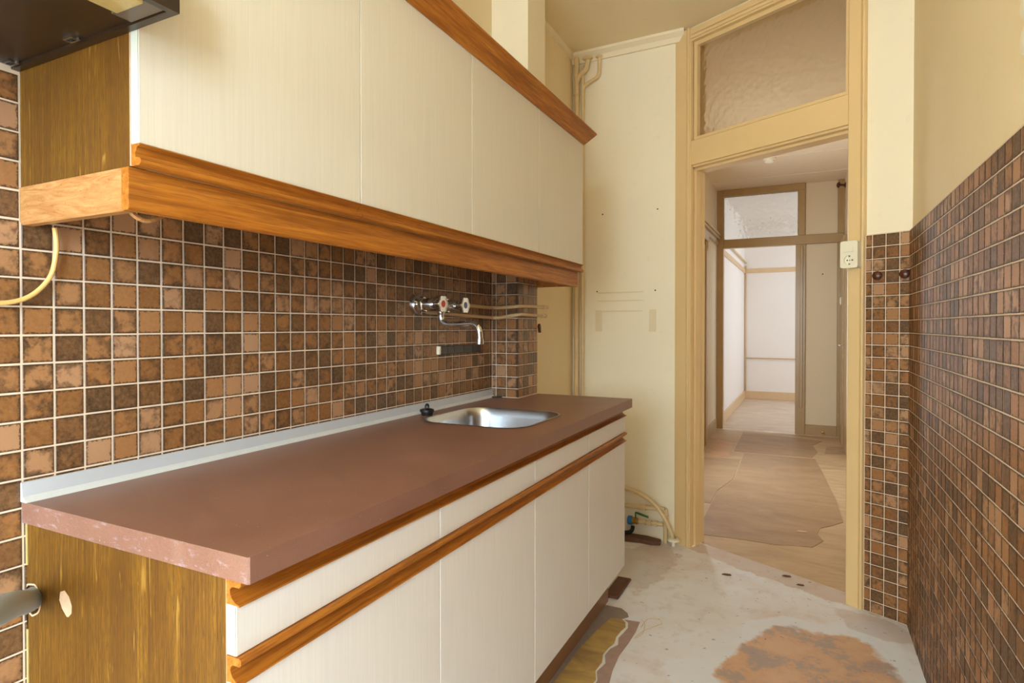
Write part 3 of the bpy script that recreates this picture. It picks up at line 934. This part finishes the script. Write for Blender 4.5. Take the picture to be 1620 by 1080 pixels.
# plug
pg = empty('sink_plug', (-1.19, 1.73, ZT), 'black rubber sink plug lying by the wall strip', 'plug')
MB().lathe([(0, 0), (.019, 0), (.022, .012), (.025, .013), (.025, .020), (.016, .023), (0, .024)], (-1.19, 1.73, ZT), (0, 0, 1), 20).build('stopper', M['black'], pg)
MB().tube([(-1.19, 1.722, ZT + .022), (-1.19, 1.722, ZT + .033), (-1.19, 1.73, ZT + .038), (-1.19, 1.738, ZT + .033), (-1.19, 1.738, ZT + .022)], .0035, 8, 4).build('pull_ring', M['black'], pg)
# sealing strip
ss = empty('sealing_strip', (W + .02, 1.43, ZT), 'grey sealing strip between worktop and tiles', 'strip')
MB().prism([(W + .0125, ZT + .0003), (W + .0125, ZT + .033), (W + .0145, ZT + .035), (W + .0175, ZT + .034), (W + .021, ZT + .010), (W + .021, ZT + .0003)], FXZ, .553, 2.308).build('upstand', M['strip'], ss)
MB().prism([(W + .0212, ZT + .0003), (W + .0212, ZT + .010), (W + .026, ZT + .006), (W + .032, ZT + .0003)], FXZ, .553, 2.306).build('bead', M['bead'], ss)
tag(MB().plate([(-1.235, 2.285), (-1.222, 2.278), (-1.205, 2.290), (-1.19, 2.302), (-1.21, 2.305), (-1.232, 2.300)], [], FXY, ZT + .0003, ZT + .005).build('dirt_flake', M['black']), 'dark flake of dirt in the corner of worktop and pilaster', 'debris')

# ================================================================== upper cabinets
UYS = [.558, 1.060, 1.561, 2.064, 2.556]
XU = -.909
XUC = -.9275
up_prof = [(0, 0), (0, .033), (.020, .033), (.0215, .0315), (.013, .027), (.0085, .019), (.0095, .0125), (.018, .0115), (.0225, .0085), (.0225, .003), (.019, 0)]
UP0, UP1 = 1.4785, 2.05
up_labels = ['wall cabinet with cream door beside the cooker hood', 'wall cabinet with cream door, second from the cooker hood', 'double wall cabinet with cream doors above the sink']
for ui, (a, b) in enumerate(units):
    y0, y1 = UYS[a] + (.026 if a == 0 else 0), UYS[b]
    root = empty('wall_cabinet', ((W + XU) / 2, (y0 + y1) / 2, 1.4455), up_labels[ui], 'cabinet', 'fitted wall cabinets')
    carcass(y0 + .0006, y1 - .0006, root, XUC, 1.4455, 2.05)
    splits = [(a, b)] if b - a == 1 else [(a, a + 1), (a + 1, b)]
    for (i, j) in splits:
        MB().prism(up_prof, lambda p, q, s: (XUC + .0005 + p, s, 1.4452 + q), UYS[i] + .0008, UYS[j] - .0008).build('door_grip', M['teak'], root)
    for i in range(a, b):
        fy0, fy1 = UYS[i] + .0012, UYS[i + 1] - .0012
        MB().box(XUC + .0005, XU, fy0, fy1, UP0, UP1, .0008).build('door', M['door_up'], root)
        if i == 0:
            MB().box(XUC + .001, XU - .0006, fy0 - .0011, fy0 - .0001, UP0 + .001, UP1).build('edge_band', M['edge'], root)
es = empty('wall_end_panel', (-1.09, .575, 1.4455), 'oak laminate end panel of the wall cabinets under the hood', 'panel')
MB().box(W + .0125, XUC - .0014, .558, .5835, 1.4455, 2.05).build('panel_board', M['oak'], es)
MB().box(XUC - .0014, XUC, .5575, .5835, 1.4455, 2.05).build('edge_band', M['chip'], es)
# pelmet
pe = empty('pelmet', (-.94, 1.55, 1.379), 'teak pelmet boards along the underside of the wall cabinets', 'pelmet')
MB().prism([(-.948, 1.3815), (-.946, 1.379), (-.933, 1.379), (-.930, 1.382), (-.930, 1.4445), (-.948, 1.4445)], FXZ, .556, 2.548).build('front_board', M['teak'], pe)
MB().prism([(.556, 1.384), (.560, 1.379), (.576, 1.379), (.5795, 1.382), (.5795, 1.4445), (.556, 1.4445)], FYZ, W + .0125, -.9485).build('return_board', M['pale_wood'], pe)
MB().box(W + .0125, -.9485, 2.530, 2.548, 1.381, 1.4445, .001).build('return_board', M['teak'], pe)
# cornice
cor = MB().prism([(-.9085, 2.020), (-.905, 2.0195), (-.846, 2.056), (-.845, 2.060), (-.851, 2.068), (-.9085, 2.034)], FXZ, .5585, 2.562).build('cornice', M['teak'])
tag(cor, 'slanting teak cornice board along the top of the wall cabinets', 'cornice')

# ------------------------------------------------------------------ cooker hood
hd = empty('cooker_hood', (-1.03, .27, 1.648), 'brown cooker hood mounted beside the wall cabinets', 'cooker hood')
hy0, hy1, hx1, hz = -.05, .5565, -.808, 1.648
m = MB()
m.box(W + .013, hx1 - .012, hy0 + .012, hy1 - .012, hz + .006, hz + .11)
m.build('body', M['hood'], hd)
m = MB()
m.box(W + .013, hx1, hy1 - .0119, hy1, hz, hz + .112)
m.box(W + .013, hx1, hy0, hy0 + .0119, hz, hz + .112)
m.box(hx1 - .0119, hx1, hy0 + .0119, hy1 - .0119, hz, hz + .112)
m.build('rim', M['hood'], hd)
MB().box(hx1 - .092, hx1 - .013, hy1 - .042, hy1 - .0125, hz + .0025, hz + .0058, .0008).build('switch_plate', M['hood_grey'], hd)
MB().box(hx1 - .074, hx1 - .012, hy1 - .34, hy1 - .0435, hz - .004, hz + .0058, .003, 2).build('lamp_lens', M['lens'], hd)
MB().box(hx1 + .0002, hx1 + .003, hy0 + .02, hy1 - .018, hz + .013, hz + .10, .0008).build('front_panel', M['orange'], hd)
MB().box(hx1 + .0002, hx1 + .004, hy1 - .0178, hy1 - .0150, hz + .012, hz + .102).build('front_trim', M['chrome'], hd)
for (x, y) in ((-1.036, .533), (-1.222, .534)):
    c = MB()
    for q in (-.007, .004):
        c.box(x - .012, x + .012, y + q, y + q + .003, hz + .001, hz + .0058)
    c.box(x - .012, x - .009, y - .004, y + .004, hz + .001, hz + .0058)
    c.box(x + .006, x + .009, y - .004, y + .004, hz + .001, hz + .0058)
    c.build('filter_clip', M['steel'], hd)
# cable under the pelmet
cb = tag(MB().tube([(-1.225, .600, 1.3785), (-1.224, .602, 1.355), (-1.226, .602, 1.330), (-1.226, .592, 1.288), (-1.227, .560, 1.252), (-1.228, .515, 1.239), (-1.23, .46, 1.245), (-1.238, .42, 1.26)], .0042, 10, 6).build('power_cable', M['cable']), 'yellowed power cable looping down from the pelmet', 'cable')
so = empty('wall_socket', (W + .012, .40, 1.25), 'wall socket the yellowed cable runs to', 'socket')
MB().box(W + .0122, W + .030, .36, .42, 1.23, 1.29, .003).build('cover', M['white'], so)
tag(MB().tube([(-.98, .584, 1.400), (-.972, .586, 1.382), (-.968, .60, 1.373), (-.968, .615, 1.375), (-.97, .64, 1.39), (-.975, .66, 1.42)], .0042, 8, 5).build('lamp_cable', M['pale_wood']), 'tan cable loop peeping below the pelmet corner', 'cable')

# ================================================================== faucet
fz = 1.278
fy1, fy2 = 1.745, 1.895
XW = W + .0122
fa = empty('mixer_tap', (XW, 1.82, fz), 'chrome wall mixer tap with swivel spout above the sink', 'tap')
for fy, dotm in ((fy1, 'red'), (fy2, 'blue_dot')):
    MB().lathe([(.040, 0), (.040, .008), (.036, .017), (.024, .023), (.020, .025)], (XW, fy, fz), (1, 0, 0), 28).build('flange', M['chrome'], fa)
    MB().lathe([(.0, .020), (.026, .020), (.0285, .023), (.0285, .036), (.026, .039), (0, .039)], (XW, fy, fz), (1, 0, 0), 6, False).build('union_nut', M['chrome'], fa)
    MB().lathe([(.0, .037), (.021, .037), (.0215, .045), (.019, .072), (.016, .078), (.014, .084)], (XW, fy, fz), (1, 0, 0), 24).build('valve_body', M['chrome'], fa)
    h = MB()
    seg = 48
    prof = [(.015, .080), (.017, .086), (.022, .098), (.0285, .108), (.030, .113), (.028, .116), (.020, .1150), (0, .1150)]
    for r, hh in prof[:-1]:
        for q in range(seg):
            a = 2 * math.pi * q / seg
            rr = r * (1 + .07 * math.cos(6 * a) * min(1, (hh - .078) / .02))
            h.v.append(Vector((XW + hh, fy + rr * math.cos(a), fz + rr * math.sin(a))))
    for i in range(len(prof) - 2):
        for q in range(seg):
            h.f.append((i * seg + q, i * seg + (q + 1) % seg, (i + 1) * seg + (q + 1) % seg, (i + 1) * seg + q))
            h.sm.append(True)
    h.f.append(tuple(range((len(prof) - 2) * seg, (len(prof) - 1) * seg)))
    h.sm.append(False)
    hk = h.build('handle', M['chrome'], fa)
    MB().lathe([(.012, .1148), (.012, .1160), (0, .1166)], (XW, fy, fz), (1, 0, 0), 16).build('colour_dot', M[dotm], hk)
MB().tube([(XW + .056, fy1 - .004, fz), (XW + .056, fy2 + .004, fz)], .0165, 20, 1).build('cross_body', M['chrome'], fa)
MB().lathe([(.012, 0), (.014, .004), (.014, .018), (.011, .024), (.010, .03)], (XW + .056, 1.82, fz - .012), (0, 0, -1), 20).build('spout_collar', M['chrome'], fa)
sy = 1.82
MB().tube([(XW + .056, sy, fz - .036), (XW + .056, sy, fz - .045), (XW + .060, sy, fz - .060), (XW + .075, sy, fz - .070), (XW + .10, sy, fz - .0715), (XW + .15, sy, fz - .070), (XW + .185, sy, fz - .0685), (XW + .205, sy, fz - .076), (XW + .215, sy, fz - .095), (XW + .2175, sy, fz - .122)], .0108, 16, 6).build('spout', M['chrome'], fa)
MB().lathe([(.0108, 0), (.0135, .001), (.0138, .020), (.012, .0215), (0, .0215)], (XW + .2175, sy, fz - .120), (0, 0, -1), 20).build('aerator', M['chrome'], fa)
# supply pipes along tiles and pilaster
xs = -1.131 + .0125 + .0085
pts = [(XW + .010, 1.925, 1.288), (XW + .011, 2.00, 1.286), (XW + .011, 2.12, 1.284), (XW + .011, 2.26, 1.281), (XW + .02, 2.296, 1.281), (XW + .05, 2.302, 1.281), (-1.14, 2.302, 1.284), (xs - .006, 2.31, 1.286), (xs, 2.345, 1.288), (xs, 2.45, 1.290), (xs, 2.62, 1.290)]
sp1 = empty('supply_pipe', pts[0], 'upper tan supply pipe running from the mixer tap around the pilaster', 'pipe', 'tap supply pipes')
MB().tube(pts, .0075, 10, 5).build('pipe_run', M['pipe_tan'], sp1)
MB().lathe([(.0, 0), (.0105, 0), (.0105, .04), (0, .04)], (xs, 2.575, 1.290), (0, 1, 0), 14).build('coupling', M['pipe_tan'], sp1)
pts = [(XW + .012, 1.752, 1.265), (XW + .012, 1.80, 1.252), (XW + .011, 1.88, 1.250), (XW + .011, 2.10, 1.243), (XW + .011, 2.26, 1.238), (XW + .02, 2.296, 1.237), (XW + .05, 2.302, 1.238), (-1.14, 2.302, 1.246), (xs - .006, 2.31, 1.250), (xs, 2.345, 1.252), (xs, 2.45, 1.250), (xs, 2.59, 1.250)]
sp2 = empty('supply_pipe', pts[0], 'lower tan supply pipe running from the mixer tap around the pilaster', 'pipe', 'tap supply pipes')
MB().tube(pts, .0075, 10, 5).build('pipe_run', M['pipe_tan'], sp2)
MB().lathe([(.0, 0), (.0105, 0), (.0105, .035), (0, .035)], (xs, 2.56, 1.250), (0, 1, 0), 14).build('coupling', M['pipe_tan'], sp2)
# magnetic strip
ms = empty('magnet_strip', (XW, 2.03, 1.094), 'black magnetic knife strip on the tiles below the tap', 'knife strip')
ys = [1.872, 1.885, 1.93, 1.975, 2.05, 2.12, 2.188]
for i in range(len(ys) - 1):
    MB().box(XW, XW + .014, ys[i] + .0005, ys[i + 1] - .0005, 1.0935, 1.125, .0015).build('end_cap' if i == 0 else 'magnet_segment', M['white'] if i == 0 else M['black_gloss'], ms)

tag(MB().plate([(0, 0), (.012, -.03), (.018, -.028), (.016, .0), (.008, .012)], [], lambda p, q, s: (-1.120 + s, 2.524 + p, 1.20 + q), 0, .012).build('pilaster_clip', M['brown_knob']), 'small dark clip on the edge of the pilaster', 'clip')

# ================================================================== end wall pipes
def vpipe(xw, r, xt, zb, label, mat):
    y = wf(xw) - r - .006
    root = empty('riser_pipe', (xw, y, 0), label, 'pipe', 'riser pipes in the corner')
    MB().tube([(xw, y, .001), (xw, y, zb - .06), (xw, y, zb - .02), (xw + .012, y, zb + .015), ((xw + xt) / 2, y - .004, zb + .035), (xt - .012, y - .006, zb + .052), (xt, y - .006, zb + .085), (xt, y - .006, 2.775)], r, 14, 6).build('pipe_run', M[mat], root)
    MB().lathe([(r, .0), (r * 2.0, .002), (r * 2.1, .008), (r * 1.2, .016), (r, .017)], (xt, y - .006, 2.775), (0, 0, -1), 20).build('ceiling_rosette', M[mat], root)
    MB().lathe([(r, 0), (r * 1.22, .001), (r * 1.22, .028), (r, .029)], (xw, y, zb - .09), (0, 0, 1), 16).build('sleeve', M[mat], root)
    return root


vpipe(-1.226, .015, -1.157, 2.655, 'thicker cream riser pipe in the wall corner', 'pipe')
vpipe(-1.190, .010, -1.088, 2.60, 'thinner cream riser pipe beside the corner riser', 'pipe')

# low pipework beside the base cabinets
yb = 3.322
p1 = empty('drain_hose', (-.64, yb - .03, 0), 'cream hose curving down to a white floor rosette', 'pipe')
MB().tube([(-1.05, yb - .03, .286), (-.96, yb - .03, .287), (-.90, yb - .03, .282), (-.83, yb - .03, .262), (-.76, yb - .03, .222), (-.705, yb - .03, .160), (-.668, yb - .03, .09), (-.648, yb - .03, .03)], .0115, 12, 6).build('pipe_run', M['pipe'], p1)
MB().lathe([(.012, 0), (.014, .001), (.014, .03), (.012, .031)], (-.90, yb - .03, .2815), (-.98, 0, .10), 14).build('coupling', M['pipe'], p1)
MB().lathe([(.012, .044), (.030, .040), (.034, .032), (.033, .030), (.010, .026), (.010, .0), (0, 0)], (-.645, yb - .034, .0005), (0, 0, 1), 22).build('floor_rosette', M['white'], p1)
p2 = empty('gas_pipe', (-.70, yb - .005, 0), 'cream gas pipe with a tee rising from the floor by the casing', 'pipe')
MB().tube([(-1.05, yb - .005, .176), (-.90, yb - .005, .180), (-.72, yb - .005, .185), (-.699, yb - .005, .181), (-.695, yb - .005, .16), (-.695, yb - .005, .001)], .0125, 12, 5).build('pipe_run', M['pipe'], p2)
MB().tube([(-.848, yb - .005, .098), (-.7075, yb - .005, .100)], .011, 12, 1).build('branch', M['pipe'], p2)
for (x, z, w) in ((-.845, .181, .04), (-.757, .0995, .016), (-.79, .099, .016), (-.815, .0985, .012)):
    MB().lathe([(.010, 0), (.0185, .001), (.0185, w), (.010, w + .001)], (x, yb - .005, z), (1, 0, 0), 6, False).build('union_nut', M['pipe'], p2)
MB().box(-.711, -.68, yb - .02, yb + .012, .148, .153).build('pipe_clip', M['pipe'], p2)
va = empty('gas_valve', (-.855, yb - .005, .06), 'brass gas valve with green lever and blue cap near the floor', 'valve')
MB().lathe([(.009, 0), (.017, .002), (.019, .012), (.016, .02), (.02, .024), (.02, .036), (.012, .038)], (-.845, yb - .006, .099), (-1, 0, 0), 16).build('valve_body', M['brass'], va)
MB().lathe([(.0, .036), (.022, .036), (.025, .040), (.025, .058), (.021, .062), (0, .062)], (-.845, yb - .006, .099), (-1, 0, 0), 20).build('valve_cap', M['blue'], va)
MB().tube([(-.862, yb - .006, .112), (-.862, yb - .010, .142), (-.855, yb - .016, .148), (-.83, yb - .024, .146), (-.785, yb - .03, .137)], .0045, 8, 4, radii=[.004, .004, .0055, .0065, .006]).build('lever', M['green'], va)
tag(MB().tube([(-1.05, yb - .03, .035), (-.95, yb - .032, .033), (-.90, yb - .032, .036), (-.878, yb - .03, .050), (-.872, yb - .028, .075)], .011, 10, 5).build('rubber_hose', M['black']), 'black rubber hose stub under the gas valve', 'hose')
tag(MB().plate([(-1.0, 3.25), (-.90, 3.238), (-.82, 3.252), (-.76, 3.245), (-.712, 3.262), (-.715, 3.30), (-.80, 3.325), (-1.0, 3.325)], [], FXY, .0004, .022).build('rotten_board', M['rust']), 'broken brown board on the floor under the pipework', 'board')

# ================================================================== right side fittings
sk = empty('switch_socket', dw(.93, -.02, 1.445), 'white switch and socket box mounted on the door casing', 'socket')
box = rrect(.897, .966, 1.447, 1.560, .008, 4)
MB().plate(box, [], FUZ, -.052, -.0195).build('back_box', M['white'], sk)
face = rrect(.8965, .9665, 1.4465, 1.5605, .009, 4)
circ = [(.9315 + .0205 * math.cos(2 * math.pi * i / 24), 1.4795 + .0205 * math.sin(2 * math.pi * i / 24)) for i in range(24)]
MB().plate(face, [circ], FUZ, -.062, -.0521).build('cover', M['white'], sk)
MB().plate(rrect(.9125, .9505, 1.515, 1.545, .003, 3), [], FUZ, -.066, -.0621).build('rocker', M['white'], sk)
for du in (-.010, .010):
    MB().lathe([(.003, 0), (.003, .001), (0, .001)], dw(.9315 + du, -.0525, 1.4795), -DN, 10).build('socket_hole', M['dark'], sk)
for dz in (-.0165, .0165):
    MB().plate([(.929, 1.4795 + dz - .003), (.934, 1.4795 + dz - .003), (.934, 1.4795 + dz + .003), (.929, 1.4795 + dz + .003)], [], FUZ, -.058, -.0522).build('earth_clip', M['steel'], sk)
MB().lathe([(.002, 0), (.002, .0015), (0, .0015)], dw(.9315, -.0525, 1.4795), -DN, 8).build('socket_screw', M['dark'], sk)
for u, lab in ((1.0275, 'dark brown round towel hook nearer the door casing'), (1.128, 'dark brown round towel hook nearer the wall corner')):
    kb = empty('towel_hook', dw(u, -.012, 1.409), lab, 'hook', 'towel hooks on the tiles')
    MB().lathe([(.0, 0), (.010, 0), (.010, .006), (.008, .010)], dw(u, -.0122, 1.409), -DN, 18).build('stem', M['brown_knob'], kb)
    MB().lathe([(.008, .009), (.017, .010), (.019, .013), (.0175, .019), (.011, .024), (0, .026)], dw(u, -.0122, 1.409), -DN, 24).build('button', M['brown_knob'], kb)
wl = empty('wall_fitting', (XR, 1.45, 1.70), 'white oval fitting on the cream wall above the tiles at the picture edge', 'wall fitting')
MB().lathe([(.0, 0), (.030, 0), (.032, .004), (.026, .010), (0, .012)], (XR, 1.452, 1.745), (-1, 0, 0), 24).build('lower_cap', M['white'], wl)
MB().lathe([(.0, 0), (.030, 0), (.032, .004), (.026, .010), (0, .012)], (XR, 1.452, 1.815), (-1, 0, 0), 24).build('upper_cap', M['white'], wl)

# ================================================================== floor debris
lr = empty('linoleum_remnant', (-.71, 2.1, 0), 'torn strip of old yellow linoleum along the plinth', 'linoleum')
edge = [(-.600, 1.55), (-.612, 1.66), (-.606, 1.75), (-.628, 1.82), (-.640, 1.86), (-.634, 1.92), (-.652, 1.97), (-.648, 2.03), (-.660, 2.08), (-.655, 2.13), (-.645, 2.17), (-.652, 2.22), (-.648, 2.27), (-.640, 2.31), (-.652, 2.35), (-.672, 2.37)]
MB().plate([(-.769, 1.50)] + [(-.60, 1.50)] + edge + [(-.715, 2.36), (-.735, 2.25), (-.75, 2.1), (-.755, 1.9)], [], FXY, .0003, .0016).build('yellow_backing', M['lino'], lr)
MB().plate([(-.769, 1.50), (-.755, 1.9), (-.75, 2.1), (-.735, 2.25), (-.715, 2.36), (-.672, 2.37), (-.652, 2.40), (-.665, 2.43), (-.70, 2.46), (-.769, 2.46)], [], FXY, .0003, .0014).build('glue_residue', M['lino_grey'], lr)
random.seed(3)
wid = [(.004 + .010 * random.random()) for _ in edge]
MB().plate(edge + [(p[0] + w, p[1]) for p, w in list(zip(edge, wid))[::-1]], [], FXY, .0003, .0024).build('torn_edge', M['paper'], lr)
MB().plate([(p[0] + w + .0005, p[1]) for p, w in zip(edge, wid)] + [(-.60, 2.38), (-.595, 2.30), (-.598, 2.2), (-.606, 2.1), (-.60, 2.0), (-.585, 1.9), (-.57, 1.75), (-.55, 1.6), (-.55, 1.55)], [], FXY, .0003, .0012).build('rose_residue', M['lino_rose'], lr)
ht = tag(MB().tube([(-.60, 2.40, .002), (-.575, 2.36, .006), (-.565, 2.28, .008), (-.585, 2.24, .004), (-.57, 2.30, .006), (-.53, 2.36, .010), (-.515, 2.40, .006), (-.54, 2.43, .003), (-.575, 2.41, .004), (-.585, 2.34, .002)], .0011, 6, 8).build('string', M['pipe_tan']), 'thin tangled string on the floor by the plinth', 'string')
tag(MB().box(-.80, -.735, 2.53, 2.75, .0005, .012, .003).build('skirting_offcut', M['rust']), 'brown offcut of skirting at the far end of the plinth', 'offcut')
for (x, y, s, lab) in ((-.34, 3.02, .022, 'flat brown chip of board on the pale floor before the doorway'), (-.08, 3.13, .020, 'brown flake lying on the threshold line'), (-.02, 3.05, .016, 'small curled brown flake beside the threshold'), (-.02, 3.84, .03, 'pale curled sliver on the hall hardboard')):
    m = MB().plate([(x - s, y - s * .3), (x + s * .2, y - s * .5), (x + s, y - s * .1), (x + s * .7, y + s * .4), (x - s * .5, y + s * .35)], [], FXY, .0035 if y > 3.5 else .0006, .0075 if y > 3.5 else .004)
    tag(m.build('floor_flake', M['chip'] if y > 3.5 else M['rust']), lab, 'debris', 'loose flakes on the floor')
